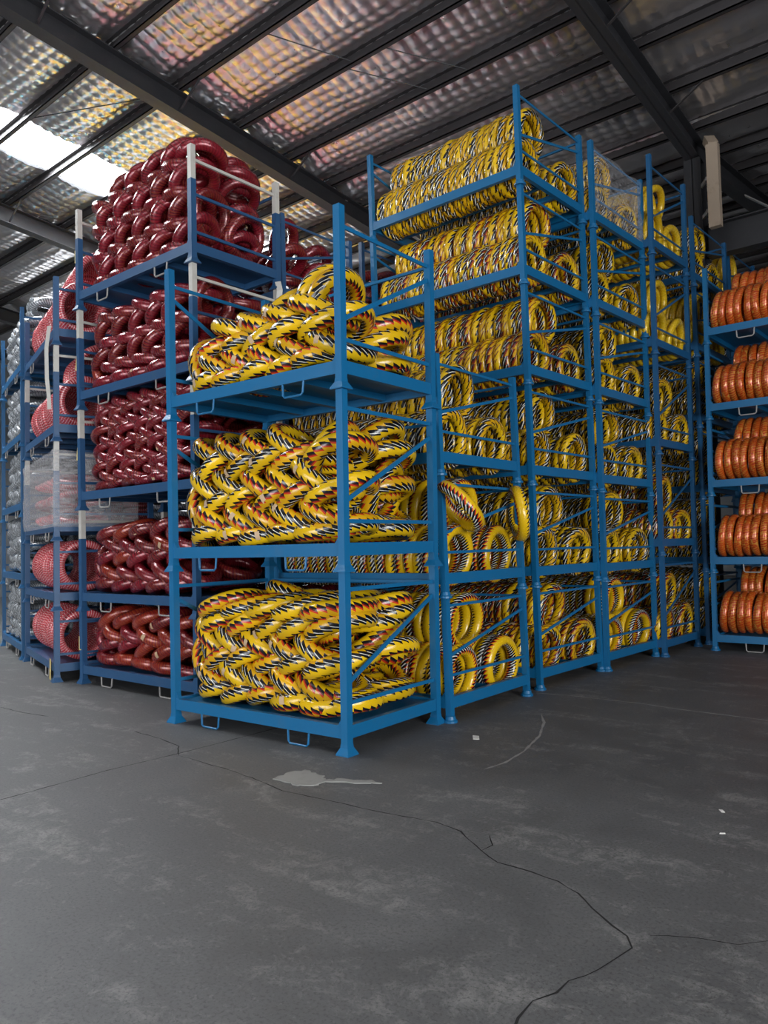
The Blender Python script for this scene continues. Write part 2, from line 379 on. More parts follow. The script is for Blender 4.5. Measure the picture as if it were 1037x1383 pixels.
def purlin(y, base, x0=X0, x1=X1, up=False):
    z = (base-PITCH*EAVE+PITCH*(y-EAVE)) if up else base-PITCH*y
    m = MB().box(x0, x1, y-0.035, y+0.035, z, z+0.02).box(x0, x1, y+0.028, y+0.035, z, z+0.20).box(x0, x1, y-0.035, y+0.03, z+0.185, z+0.20).box(x0, x1, y-0.035, y-0.028, z, z+0.045)
    return obj('purlin', m.mesh('purlin', 'purlin'), ceil)
for y in PURLIN_Y: purlin(y, PUR)
for i in range(14): purlin(9.5+1.12*i, PUR, up=True)

def rafter(x):
    for up in (False, True):
        ya, yb = (EAVE, Y1) if up else (Y0, EAVE)
        r = MB(); zz = (lambda y, b: b-PITCH*EAVE+PITCH*(y-EAVE)) if up else (lambda y, b: b-PITCH*y)
        for (xa, xb, ba, bb) in ((x-0.11, x+0.11, RAF, RAF+0.016), (x-0.006, x+0.006, RAF, PUR), (x-0.11, x+0.11, PUR-0.016, PUR)):
            n = len(r.v)
            r.v += [(xa, ya, zz(ya, ba)), (xb, ya, zz(ya, ba)), (xb, yb, zz(yb, ba)), (xa, yb, zz(yb, ba)), (xa, ya, zz(ya, bb)), (xb, ya, zz(ya, bb)), (xb, yb, zz(yb, bb)), (xa, yb, zz(yb, bb))]
            r.f += [tuple(n+i for i in q) for q in ((0, 3, 2, 1), (4, 5, 6, 7), (0, 1, 5, 4), (1, 2, 6, 5), (2, 3, 7, 6), (3, 0, 4, 7))]
        obj('rafter', r.mesh('rafter', 'steel'), ceil)
for x in RAFTER_X: rafter(x)
# fly braces from the lower flange up to every second purlin, thin sag rods
for x in RAFTER_X[1:5]:
    for y in (0.70, 2.87, 5.12, 7.22):
        obj('fly_brace', MB().bar((x+0.02, y, roof_z(y, RAF)+0.03), (x+0.62, y, roof_z(y, PUR)+0.03), 0.035, 0.012).mesh('fly_brace', 'purlin'), ceil)
for (xa, xb, ya, yb) in ((-8.6, -6.1, 1.79, 2.87), (-4.0, -3.4, 2.87, 4.02), (-2.9, -2.2, 4.02, 5.12), (-3.6, -2.9, 4.02, 5.12)):
    obj('sag_rod', MB().tube([(xa, ya, roof_z(ya, PUR)+0.06), (xb, yb, roof_z(yb, PUR)+0.06)], 0.008, 6).mesh('sag_rod', 'steel'), ceil)

# translucent daylight strips let into the roof, one in view at the left, others over the aisle behind the photographer
def skylight(nm, x0, x1, y0, y1):
    return struct(obj(nm, slope_sheet(x0, x1, y0, y1, FOIL+0.02, 0.02).mesh('window', 'skylight')))
skylight('window_1', SKY_X[0], SKY_X[1], -4.0, 8.0)
skylight('window_2', 1.4, 2.9, -12.5, 1.6)
skylight('window_3', -4.0, -2.8, -12.5, -1.0)

# unseen glowing sheets added on the left wall to brighten the roof foil
MAT['wall_glow'] = emit_mat('wall_glow_sheet', (0.90, 0.96, 1.0), 3.0)
for i in range(5):
    y = 8.9+3.4*i
    struct(obj(f'window_{4+i}', MB().box(X0+0.01, X0+0.05, y, y+2.8, 1.3, 4.2).mesh('window', 'wall_glow')))  # added light source, no window is seen in this wall

# walls with two loading doors behind the photographer
def zr(y): return (FOIL+0.1)-PITCH*y if y < EAVE else (FOIL+0.1)-PITCH*EAVE+PITCH*(y-EAVE)
struct(obj('wall_left', MB().box(X0-0.2, X0, Y0, Y1, 0, 10.6).mesh('wall', 'wallpaint')))
struct(obj('wall_back', MB().box(X0, X1, Y1, Y1+0.2, 0, 10.6).mesh('wall', 'wallpaint')))
struct(obj('wall_right', MB().box(X1, X1+0.2, Y0, -9, 0, 10.6).box(X1, X1+0.2, -1, Y1, 0, 10.6).box(X1, X1+0.2, -9, -1, 4.5, 10.6).mesh('wall', 'wallpaint')))
struct(obj('wall_front', MB().box(X0, -5.5, Y0-0.2, Y0, 0, 10.6).box(2.5, X1, Y0-0.2, Y0, 0, 10.6).box(-5.5, 2.5, Y0-0.2, Y0, 4.5, 10.6).mesh('wall', 'wallpaint')))

# column, eave girder, pipe and bracing at the valley line
def hsec(x, y, z0, z1, s=0.26):
    return MB().box(x-s/2, x+s/2, y-s/2, y-s/2+0.016, z0, z1).box(x-s/2, x+s/2, y+s/2-0.016, y+s/2, z0, z1).box(x-0.006, x+0.006, y-s/2, y+s/2, z0, z1)
for x in (-11.68, -5.95, -0.20, 5.55):
    struct(obj('steel_column', hsec(x, 8.52, 0, roof_z(8.52, RAF)).mesh('steel_column', 'steel')))
struct(obj('eave_girder', MB().box(-0.05, X1, 8.56, 8.575, 5.82, 6.29).box(-0.05, X1, 8.46, 8.68, 6.28, 6.30).box(-0.05, X1, 8.46, 8.68, 5.80, 5.82).mesh('eave_girder', 'steel')))
pp = empty('downpipe', Matrix.Translation((0.175, 8.2, 6.12)))
tag(pp, 'beige square downpipe hanging beside the dark steel column top', 'pipe')
obj('pipe_body', MB().box(-0.085, 0.085, -0.06, 0.06, 0, 1.28).mesh('pipe_body', 'beige'), pp)
obj('pipe_elbow', MB().bar((0, 0, 1.26), (-0.10, 0.14, 1.45), 0.15, 0.12).mesh('pipe_elbow', 'beige'), pp)
obj('bracket', MB().box(-0.12, -0.085, -0.02, 0.02, 0.25, 0.31).bar((-0.10, 0.0, 0.28), (-0.262, 0.23, 0.28), 0.03, 0.06).mesh('bracket', 'galv'), pp)
obj('bracket', MB().box(-0.12, -0.085, -0.02, 0.02, 0.75, 0.81).bar((-0.10, 0.0, 0.78), (-0.262, 0.23, 0.78), 0.03, 0.06).mesh('bracket', 'galv'), pp)
br = obj('roof_brace', MB().bar((-0.75, 11.0, 8.0), (-0.17, 11.0, 7.69), 0.02, 0.16, (0, 1, 0)).bar((-0.17, 11.0, 7.69), (0.7, 11.0, 6.95), 0.02, 0.16, (0, 1, 0)).mesh('roof_brace', 'galv'))
tag(br, 'pale grey bent flat bar bracing the far roof beyond the pipe', 'brace')

# ---------------------------------------------------------------- racks
ST = {
 'A':  dict(pos=(0.0, 0.0), w=1.869, d=1.09, p=1.251, yaw=2.63, lean=(0.042, -0.0322), n=3, style='diag', paint='blue', deck='plate', handle=True, cup='square', who='nearest striped stack'),
 'A2': dict(pos=(0.025, 1.182), w=1.95, d=1.264, p=0.99, yaw=1.43, lean=(-0.013, -0.0055), n=3, style='diag', paint='blue', deck='open', handle=False, cup='round', who='low right-hand stack'),
 'B':  dict(pos=(-0.043, 2.762), w=1.952, d=1.296, p=0.984, yaw=-1.15, lean=(0.0013, -0.0157), n=6, style='diag', paint='blue', deck='open', handle=False, cup='round', who='tallest striped stack'),
 'B2': dict(pos=(0.039, 4.096), w=1.95, d=1.296, p=0.97, yaw=-1.72, lean=(0.0118, -0.0157), n=6, style='diag', paint='blue', deck='open', handle=False, cup='round', who='film-topped stack'),
 'C':  dict(pos=(0.186, 5.399), w=1.95, d=1.103, p=1.218, yaw=-1.55, lean=(0.0177, -0.0233), n=5, style='diag', paint='midblue', deck='open', handle=False, cup='round', who='yellow-topped stack'),
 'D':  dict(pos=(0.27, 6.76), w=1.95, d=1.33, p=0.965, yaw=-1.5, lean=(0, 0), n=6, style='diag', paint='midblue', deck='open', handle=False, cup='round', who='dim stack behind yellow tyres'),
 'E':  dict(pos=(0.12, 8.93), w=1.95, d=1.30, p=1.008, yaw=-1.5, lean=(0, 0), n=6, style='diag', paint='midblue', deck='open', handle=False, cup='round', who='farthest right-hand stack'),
 'F':  dict(pos=(2.465, 6.237), w=1.95, d=1.15, p=0.972, yaw=0.0, lean=(0.011, 0.0084), n=5, style='bars', paint='blue', deck='plate', handle=True, cup='round', who='orange stack by the column'),
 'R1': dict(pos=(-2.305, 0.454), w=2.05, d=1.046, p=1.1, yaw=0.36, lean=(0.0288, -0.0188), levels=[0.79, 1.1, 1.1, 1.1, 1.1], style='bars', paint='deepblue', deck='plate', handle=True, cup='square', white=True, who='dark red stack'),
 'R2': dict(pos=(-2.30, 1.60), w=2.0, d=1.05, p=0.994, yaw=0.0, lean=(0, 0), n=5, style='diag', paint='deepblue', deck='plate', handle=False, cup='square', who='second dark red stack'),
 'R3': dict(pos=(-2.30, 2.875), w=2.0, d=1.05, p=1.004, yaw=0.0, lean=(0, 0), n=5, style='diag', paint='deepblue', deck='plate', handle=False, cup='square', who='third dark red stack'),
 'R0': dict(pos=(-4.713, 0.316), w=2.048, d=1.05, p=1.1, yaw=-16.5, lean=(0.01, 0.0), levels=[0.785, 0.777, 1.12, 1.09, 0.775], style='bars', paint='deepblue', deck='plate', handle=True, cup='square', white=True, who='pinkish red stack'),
 'G':  dict(pos=(-6.88, 0.94), w=1.97, d=1.1, p=0.965, yaw=-16.5, lean=(0, 0), n=5, style='bars', paint='midblue', deck='plate', handle=True, cup='square', who='far-left grey stack'),
 'H':  dict(pos=(-10.6, 3.4), w=2.0, d=1.1, p=1.0, yaw=-16.5, lean=(0, 0), n=5, style='bars', paint='cyan', deck='plate', handle=False, cup='square', who='cyan stack behind the grey tyres'),
}
for k, s in ST.items():
    s['lv'] = s.get('levels') or [s['p']]*s['n']
    s['zb'] = [sum(s['lv'][:i]) for i in range(len(s['lv']))]
    s['mesh'] = {}

def rack_matrix(k, lv):
    s = ST[k]; z = s['zb'][lv]; t = z/s['p']
    return Matrix.Translation((s['pos'][0]+s['lean'][0]*t, s['pos'][1]+s['lean'][1]*t, z)) @ Matrix.Rotation(math.radians(s['yaw']), 4, 'Z')

def rack_parts(k, p):
    """meshes of one rack of stack k with level height p, in rack space (origin at the near right foot)"""
    s = ST[k]
    if p in s['mesh']: return s['mesh'][p]
    a = math.radians(-s['yaw']); lx, ly = s['lean']
    sh = ((lx*math.cos(a)-ly*math.sin(a))/s['p'], (lx*math.sin(a)+ly*math.cos(a))/s['p'])
    w, d, pt = s['w'], s['d'], s['paint']; h = 0.029 if k in ('A', 'R1', 'R0') else 0.026
    P = []
    white = s.get('white') and p > 1.0
    pz = 0.79 if white else p+0.012
    post = MB().box(-h, h, -h, h, 0.04, pz).mesh('post', pt, shear=sh)
    sleeve = MB().box(-h*0.92, h*0.92, -h*0.92, h*0.92, pz, p+0.012).mesh('post_extension', 'white', shear=sh) if white else None
    if s['cup'] == 'square':
        cup = MB().lathe([(0.080, 0.0), (0.080, 0.008), (0.046, 0.052), (0.044, 0.075)], 4, rot=0.5).mesh('foot_cup', pt)
    else:
        cup = MB().lathe([(0.058, 0.0), (0.058, 0.016), (0.046, 0.024), (0.040, 0.05)], 14).mesh('foot_cup', pt)
    P.append(('posts', post, cup, sleeve, sh))
    bz0, bz1 = 0.11, 0.20
    P.append(('front_beam', MB().box(-w+h, -h, -0.022, 0.022, bz0, bz1).mesh('front_beam', pt, shear=sh)))
    P.append(('back_beam', MB().box(-w+h, -h, d-0.022, d+0.022, bz0, bz1).mesh('back_beam', pt, shear=sh)))
    P.append(('side_beam', MB().box(-0.022, 0.022, h, d-h, bz0, bz1).mesh('side_beam', pt, shear=sh)))
    P.append(('side_beam', MB().box(-w-0.022, -w+0.022, h, d-h, bz0, bz1).mesh('side_beam', pt, shear=sh)))
    # small corner gussets
    for gx, sx in ((-h, -1), (-w+h, 1)):
        g = MB(); n = 0
        g.v = [(gx, -0.018, bz1), (gx+sx*0.035, -0.018, bz1), (gx, -0.018, bz1+0.05), (gx, 0.018, bz1), (gx+sx*0.035, 0.018, bz1), (gx, 0.018, bz1+0.05)]
        g.f = [(0, 1, 2), (5, 4, 3), (0, 3, 4, 1), (1, 4, 5, 2), (2, 5, 3, 0)]
        P.append(('gusset', g.mesh('gusset', pt, shear=sh)))
    if s['deck'] == 'plate':
        P.append(('deck_plate', MB().box(-w+0.02, -0.02, 0.02, d-0.02, 0.172, 0.180).mesh('deck_plate', pt, shear=sh)))
        for fx in (0.25, 0.5, 0.75):
            P.append(('deck_bar', MB().box(-w*fx-0.03, -w*fx+0.03, 0.02, d-0.02, 0.12, 0.172).mesh('deck_bar', pt, shear=sh)))
    else:
        for fy in (0.355, 0.60):
            P.append(('deck_bar', MB().box(-w+0.02, -0.02, d*fy-0.02, d*fy+0.02, 0.13, 0.18).mesh('deck_bar', pt, shear=sh)))
    r = 0.028 if k == 'A' else 0.022
    if s['style'] == 'diag':
        big = p > 1.1
        zl, zd0, zd1, zt = (0.35, 0.49, 1.02, 1.13) if big else (0.365, 0.52, 0.80, 0.92)
        zl, zd0, zd1, zt = [q*p/(1.251 if big else 0.984) for q in (zl, zd0, zd1, zt)]
        for x, fl_ in ((0.0, False), (-w, True)):
            P.append(('top_rail', MB().bar((x, h, zt), (x, d-h, zt), 0.012, r).mesh('top_rail', pt, shear=sh)))
            P.append(('lower_rail', MB().bar((x, h, zl), (x, d-h, zl), 0.012, r).mesh('lower_rail', pt, shear=sh)))
            z0, z1 = (zd1, zd0) if fl_ else (zd0, zd1)
            P.append(('diagonal_brace', MB().bar((x, h, z0), (x, d-h, z1), 0.012, r*1.15).mesh('diagonal_brace', pt, shear=sh)))
        P.append(('back_rail', MB().bar((-w+h, d, zt), (-h, d, zt), 0.022, 0.022).mesh('back_rail', pt, shear=sh)))
    else:
        zs = (0.305, 0.656, 0.98) if p > 1.0 else (0.30, p-0.12) if p < 0.9 else (0.30, 0.58, p-0.12)
        for x in (0.0, -w):
            for q in zs:
                P.append(('side_rail', MB().bar((x, h, q), (x, d-h, q), 0.02, 0.026).mesh('side_rail', 'white' if white and q > 0.8 else pt, shear=sh)))
        P.append(('back_rail', MB().bar((-w+h, d, zs[-1]), (-h, d, zs[-1]), 0.02, 0.024).mesh('back_rail', pt, shear=sh)))
    if s['handle']:
        for fx in (0.76, 0.24):
            cx = -w*fx
            P.append(('handle', MB().tube([(cx-0.105, -0.012, bz0+0.01), (cx-0.098, -0.015, 0.028), (cx-0.08, -0.016, 0.012), (cx+0.08, -0.016, 0.012), (cx+0.098, -0.015, 0.028), (cx+0.105, -0.012, bz0+0.01)], 0.008, 6).mesh('handle', 'galv' if k in ('R1', 'R0', 'G', 'F') else pt, shear=sh)))
    s['mesh'][p] = P
    return P

HOWUP = {3: ['lowest', 'middle', 'topmost'], 5: ['lowest', 'second', 'middle', 'fourth', 'topmost'], 6: ['lowest', 'second', 'third', 'fourth', 'fifth', 'topmost']}
def lvname(k, lv): return HOWUP[len(ST[k]['lv'])][lv]
def make_rack(k, lv):
    s = ST[k]; p = s['lv'][lv]
    e = empty('stacking_rack', rack_matrix(k, lv))
    col = {'blue': 'bright blue', 'midblue': 'blue', 'deepblue': 'deep blue', 'cyan': 'cyan'}[s['paint']]
    tag(e, f"{col} steel stacking rack, {lvname(k, lv)} of the {s['who']}", 'rack', f"racks of the {s['who']}")
    for part in rack_parts(k, p):
        if part[0] == 'posts':
            _, post, cup, sleeve, sh = part
            for x, y in ((0, 0), (-s['w'], 0), (0, s['d']), (-s['w'], s['d'])):
                o = obj('post', post, e, (x, y, 0)); obj('foot_cup', cup, o)
                if sleeve: obj('post_extension', sleeve, o)
        else: obj(part[0], part[1], e)
    return e
for k in ST:
    for lv in range(len(ST[k]['lv'])): make_rack(k, lv)

# ---------------------------------------------------------------- tyres
def torus_arrays(R, a, b, nu=46, nv=12, seed=0, wob=1.0):
    rr = random.Random(seed); p1, p2, p3 = [rr.uniform(0, 6.28) for _ in range(3)]
    V = np.zeros((nu, nv, 3))
    for i in range(nu):
        t = 2*math.pi*i/nu
        dR = wob*(0.010*math.sin(2*t+p1)+0.004*math.sin(3*t+p2)); dz = wob*0.010*math.sin(2*t+p3)
        for j in range(nv):
            s = 2*math.pi*j/nv
            cr, sr = math.cos(s), math.sin(s)
            # a little squarer than an ellipse, flatter towards the bead
            rad = R+dR+b*(cr if cr > 0 else 0.92*cr); z = dz+a*math.copysign(abs(sr)**0.9, sr)
            V[i, j] = (rad*math.cos(t), rad*math.sin(t), z)
    idx = np.arange(nu*nv).reshape(nu, nv); F = []; UV = []
    for i in range(nu):
        for j in range(nv):
            i2, j2 = (i+1) % nu, (j+1) % nv
            F.append((idx[i, j], idx[i2, j], idx[i2, j2], idx[i, j2]))
            UV += [(i/nu, j/nv), ((i+1)/nu, j/nv), ((i+1)/nu, (j+1)/nv), (i/nu, (j+1)/nv)]
    return V.reshape(-1, 3), np.array(F), np.array(UV)

def torus_mesh(name, arr, mats):
    V, F, UV = arr
    me = bpy.data.meshes.new(name); me.from_pydata(V.tolist(), [], F.tolist())
    uv = me.uv_layers.new(name='UVMap'); uv.data.foreach_set('uv', UV.astype('f').ravel())
    me.polygons.foreach_set('use_smooth', [True]*len(me.polygons)); me.materials.append(MAT[mats]); me.update()
    return me

def sticker_mesh(R, a, b, t0, dt, s0, ds):
    v = []; f = []; nu, nv = 5, 4
    for lay in (0.0022, 0.0002):
        for i in range(nu):
            for j in range(nv):
                t = t0+dt*(i/(nu-1)-0.5); s = s0+ds*(j/(nv-1)-0.5); cr, sr = math.cos(s), math.sin(s)
                rad = R+(b+lay)*(cr if cr > 0 else .92*cr); z = (a+lay)*math.copysign(abs(sr)**0.9, sr)
                v.append((rad*math.cos(t), rad*math.sin(t), z))
    for i in range(nu-1):
        for j in range(nv-1):
            q = i*nv+j; f.append((q, q+nv, q+nv+1, q+1))
    me = bpy.data.meshes.new('paper_label'); me.from_pydata(v, [], f); me.materials.append(MAT['paper']); return me

# size and print of every kind: mean radius, half width, half height of the tube
KIND = {
 'laced':  dict(dim=(0.236, 0.069, 0.067), mats=['laced'], name='laced_striped_tyre'),
 'striped': dict(dim=(0.215, 0.054, 0.053), mats=['striped'], name='striped_tyre'),
 'striped_red': dict(dim=(0.215, 0.054, 0.053), mats=['striped_red'], name='striped_tyre'),
 'banded': dict(dim=(0.212, 0.056, 0.052), mats=['banded'], name='striped_tyre'),
 'red':    dict(dim=(0.200, 0.062, 0.060), mats=['red'], name='red_tyre'),
 'red_low': dict(dim=(0.200, 0.064, 0.061), mats=['red_orange', 'red'], name='red_tyre'),
 'red_thin': dict(dim=(0.208, 0.049, 0.047), mats=['red'], name='red_tyre'),
 'pink':   dict(dim=(0.255, 0.030, 0.045), mats=['pink'], name='pinkish_tyre'),
 'orange': dict(dim=(0.218, 0.050, 0.052), mats=['orange'], name='orange_tyre'),
 'grey':   dict(dim=(0.188, 0.056, 0.054), mats=['grey'], name='grey_tyre'),
 'yellow': dict(dim=(0.225, 0.045, 0.047), mats=['yellow'], name='plain_yellow_tyre'),
}
for k, q in KIND.items():
    R, a, b = q['dim']; q['mesh'] = []
    for i in range(3):
        m = q['mats'][i % len(q['mats'])]
        arr = torus_arrays(R, a, b, 48 if k == 'laced' else 40, 14 if k == 'laced' else 12, seed=i*5+len(k), wob=0.35 if k in ('pink', 'orange', 'striped', 'striped_red', 'banded') else 1.0)
        q['mesh'].append(torus_mesh(q['name'], arr, m))
    q['stick'] = [sticker_mesh(R, a, b, 0.0, 0.036/R, 0.25, 0.8), sticker_mesh(R, a, b, 0.0, 0.032/R, -0.2, 0.9)]
    q['lo'] = torus_arrays(R, a, b, 22, 8, seed=1, wob=0.5)

PLACED = []      # (kind, matrix, label, group, sticker, priority)
def place(kind, M, label, group, sticker=False, prio=0.0): PLACED.append((kind, M, label, group, sticker, prio))
def rad(x): return math.radians(x)
def ring_M(x, y, z, tilt=0.0, roll=0.0, yaw=0.0, spin=None):
    """tilt: about the depth axis (positive lowers the right side); spin turns the tyre on its own axle"""
    sp = random.uniform(0, 6.28) if spin is None else spin
    return Matrix.Translation((x, y, z)) @ Matrix.Rotation(rad(yaw), 4, 'Z') @ Matrix.Rotation(rad(roll), 4, 'X') @ Matrix.Rotation(rad(tilt), 4, 'Y') @ Matrix.Rotation(sp, 4, 'Z')
J = lambda a: random.uniform(-a, a)

def lace(k, lv, kind, rows, adj, s=0.27, back=3, stick=0.3):
    """rows of tyres leaning alternately left and right; front rank plus the part of the rear rank that shows"""
    S = ST[k]; M0 = rack_matrix(k, lv); R, a, b = KIND[kind]['dim'] if isinstance(kind, str) else KIND[kind[0]]['dim']
    yf = R+b+0.02; yb = S['d']-R-b+0.02
    kd = kind if isinstance(kind, str) else kind[0]
    for r, (z, tilt, x0, n) in enumerate(rows):
        lim = math.degrees(math.asin(min(1.0, max(0.05, (z-0.185-a)/R))))     # keep clear of the deck
        tilt = math.copysign(min(abs(tilt), lim), tilt)
        ext = R*math.cos(rad(tilt))+b+0.03; x0 = max(x0, ext)
        fit = int((S['w']-ext+0.05-x0)/s)+1
        n = fit if n >= 5 else min(n, fit)
        for i in range(n):
            x = -S['w']+x0+i*s+J(0.02)
            x = min(x, -ext+0.02)
            kk = kind if isinstance(kind, str) else random.choice(kind)
            st = random.random() < stick
            M = M0 @ ring_M(x, yf+J(0.012), z+J(0.012), tilt+J(4), J(2.5), J(3), spin=(-1.57+J(0.35)) if st else None)
            place(kk, M, f"{adj} tyre, {ORD[i+1]} from left, {ORD[r+1]} row up, {lvname(k, lv)} rack, {S['who']}", f"tyres in the {lvname(k, lv)} rack of the {S['who']}", st, 0)
        top = r >= len(rows)-2
        for i in range(n):
            x = -S['w']+x0+i*s+J(0.02)
            x = min(x, -ext+0.02)
            hid = not (top or i >= n-back)
            kk = kind if isinstance(kind, str) else random.choice(kind)
            M = M0 @ ring_M(x, yb+J(0.012), z+J(0.012), tilt+J(4), J(2.5), J(3))
            place(kk, M, f"{adj} tyre, rear rank, {ORD[n-i]} from right, {ORD[r+1]} row up, {lvname(k, lv)} rack, {S['who']}", f"rear rank tyres in the {lvname(k, lv)} rack of the {S['who']}", False, 9 if hid else 1)

def one(k, lv, kind, x, y, z, tilt, roll, yaw, label, sticker=False, spin=None, prio=0):
    R, a, b = KIND[kind]['dim']; ext = R*abs(math.cos(rad(tilt)))+a*abs(math.sin(rad(tilt)))+b*abs(math.cos(rad(tilt)))
    if x < 0: x = max(min(x, -ext-0.02), -ST[k]['w']+ext+0.02)          # stay inside the side rails
    place(kind, rack_matrix(k, lv) @ ring_M(x, y, z, tilt, roll, yaw, spin), label, f"odd tyres in the {lvname(k, lv)} rack of the {ST[k]['who']}", sticker, prio)

# ---- nearest stack: bold striped tyres laced in rows
def arow(z0, pitch, n_rows, first_tilt, x0s, ns, t=30):
    rows = []
    for r in range(n_rows):
        tl = (-t if r % 2 == 0 else t+3)
        if r == 0: tl = first_tilt
        rows.append((z0+r*pitch, tl, x0s[r % len(x0s)], ns[r % len(ns)]))
    return rows
AD = 'bold striped'
lace('A', 0, 'laced', [(0.290, -14, 0.34, 5), (0.42, 28, 0.28, 6), (0.555, -22, 0.42, 6), (0.69, 29, 0.28, 6), (0.82, -22, 0.40, 6), (0.955, -13, 0.36, 5)], AD, 0.292)
lace('A', 1, 'laced', [(0.296, -18, 0.28, 7), (0.43, 30, 0.36, 6), (0.565, -25, 0.44, 6), (0.70, 30, 0.28, 6), (0.835, -26, 0.42, 6), (0.96, 27, 0.34, 4)], AD, 0.288)
lace('A', 2, 'laced', [(0.294, -15, 0.30, 7), (0.425, 28, 0.42, 6), (0.555, -22, 0.40, 6), (0.685, 25, 0.60, 5)], AD, 0.288)
# upright tyres at the left ends, steep and sloping ones at the right ends
one('A', 0, 'laced', -1.66, 0.36, 0.50, 66, 0, -8, 'bold striped tyre standing against the left post, lowest rack of the nearest stack')
one('A', 0, 'laced', -1.54, 0.34, 0.55, 58, 0, 4, 'second upright bold striped tyre by the left post, lowest rack of nearest stack')
one('A', 1, 'laced', -1.70, 0.36, 0.52, 80, 0, -10, 'bold striped tyre standing against the left post, middle rack of the nearest stack')
one('A', 2, 'laced', -1.64, 0.36, 0.46, 74, 0, -14, 'bold striped tyre standing against the left post, topmost rack of the nearest stack')
one('A', 1, 'laced', -0.36, 0.34, 0.86, -62, 0, 12, 'steep bold striped tyre behind the near post, middle rack of the nearest stack')
one('A', 1, 'laced', -0.26, 0.80, 0.58, -70, 0, 18, 'upright bold striped tyre at the right side, middle rack of the nearest stack')
one('A', 1, 'laced', -0.33, 0.76, 0.98, -28, 8, 0, 'bold striped tyre tipped over the rear corner, middle rack of the nearest stack')
one('A', 1, 'laced', -0.22, 0.34, 0.30, -10, 0, 0, 'bold striped tyre lying behind the near post, middle rack of the nearest stack')
one('A', 1, 'laced', -0.30, 0.80, 0.28, -6, 0, 0, 'bold striped tyre lying flat by the far post, middle rack of the nearest stack')
one('A', 2, 'laced', -0.34, 0.36, 0.74, -62, 0, 8, 'tall bold striped tyre behind the near post, topmost rack of the nearest stack')
one('A', 2, 'laced', -0.48, 0.40, 0.80, -55, 0, 4, 'second tall bold striped tyre near the near post, topmost rack of nearest stack')
one('A', 2, 'laced', -0.30, 0.80, 0.46, -24, 10, 10, 'bold striped tyre leaning at the far post, topmost rack of the nearest stack')
one('A', 2, 'laced', -0.32, 0.78, 0.30, -6, 0, 0, 'bold striped tyre lying by the far post, topmost rack of the nearest stack')
one('A', 0, 'laced', -0.30, 0.34, 0.27, -4, 0, 0, 'bold striped tyre lying behind the near post, lowest rack of the nearest stack')
one('A', 0, 'laced', -0.32, 0.78, 0.28, -5, 4, 0, 'bold striped tyre lying flat by the far post, lowest rack of the nearest stack')
one('A', 0, 'laced', -0.34, 0.70, 0.66, -30, 10, 5, 'bold striped tyre sloping at the right side, lowest rack of the nearest stack')
one('A', 0, 'laced', -0.36, 0.72, 0.82, -8, 2, 0, 'bold striped tyre lying high on the right side, lowest rack of nearest stack', True)
one('A', 0, 'laced', -0.42, 0.62, 0.97, 6, -4, 0, 'bold striped tyre lying topmost at the right, lowest rack of the nearest stack')
one('A', 0, 'laced', -1.05, 0.66, 1.00, 18, -20, 0, 'bold striped tyre tipped up at the back, lowest rack of the nearest stack')
one('A', 1, 'laced', -1.28, 0.40, 0.93, -18, 0, 0, 'bold striped tyre lying highest at left, middle rack of the nearest stack')
one('A', 2, 'laced', -0.80, 0.40, 0.74, -34, 0, 0, 'bold striped tyre riding highest at the middle, topmost rack of the nearest stack')

# ---- columns of tyres lying on their sides, axle along the rack's length
def column(k, lv, kind, y, z, n, sp, cname, adj, prio, x_start=-0.05, lean=0.0, from_left=False, stick=0.12, slack=0.0, end='aisle', dp=0.12):
    S = ST[k]; M0 = rack_matrix(k, lv); x = x_start
    for i in range(n):
        kk = kind if isinstance(kind, str) else random.choice(kind)
        ln = lean*(1 if i else 1.3)
        st = random.random() < stick
        M = M0 @ ring_M(x, y+J(0.008), z+J(0.008), 90+ln+J(3), J(3), J(4), spin=(2.2+J(1.2)) if st else None)
        place(kk, M, f"{adj} tyre, {ORD[i+1]} from {end}, {cname} column, {lvname(k, lv)} rack, {S['who']}", f"tyre column, {lvname(k, lv)} rack of the {S['who']}", st, (prio+dp*i) if (i < 6 or dp < 0.1) else 9)
        x += (1 if from_left else -1)*(sp+abs(J(slack)))

def trio(k, lv, kind, n, prio, adj, sp=0.092, ups=1, zl=0.335, zu=0.745, fr=(0.25, 0.98, 0.46), lean=4, nfront=None, nup=None, x_s=-0.085, far=(0.12, 0.12, 0.12)):
    d = ST[k]['d']/1.29
    column(k, lv, kind, fr[0]*d, zl, nfront or n, sp, 'lower left', adj, prio, x_start=x_s+J(0.02), lean=lean, dp=far[0])
    column(k, lv, kind, fr[1]*d, zl, n, sp, 'lower right', adj, prio, x_start=x_s+J(0.02), lean=lean, dp=far[1])
    if ups: column(k, lv, kind, fr[2]*d, zu, nup or n, sp, 'upper', adj, prio, x_start=x_s-0.04+J(0.03), lean=lean+2, dp=far[2])

SD = 'fine striped'
for lv in range(3):
    trio('A2', lv, 'banded' if lv < 2 else 'striped', 18, 0, SD, sp=0.10, lean=5)
for lv in range(6):
    kd = 'striped_red' if lv in (4, 3, 0) else 'striped'
    if lv >= 3: trio('B', lv, kd, 20, 0.3, SD, nfront=20, nup=19, far=(0.02, 0.12, 0.03))
    else: trio('B', lv, kd, 20, 0.6, SD, lean=5)
for lv in range(6):
    trio('B2', lv, 'striped' if lv != 0 else 'banded', 20, 0.9, SD)
for lv in range(5):
    if lv >= 3: trio('C', lv, 'yellow', 16, 0, 'plain yellow', sp=0.085, zl=0.36, zu=0.78, fr=(0.27, 0.98, 0.50), lean=7)
    else: trio('C', lv, 'striped_red' if lv < 2 else 'striped', 20, 1.2, SD, zl=0.33, zu=0.74)
for lv in range(6): trio('D', lv, 'striped' if lv != 4 else 'yellow', 18, 2.0, SD if lv != 4 else 'plain yellow')
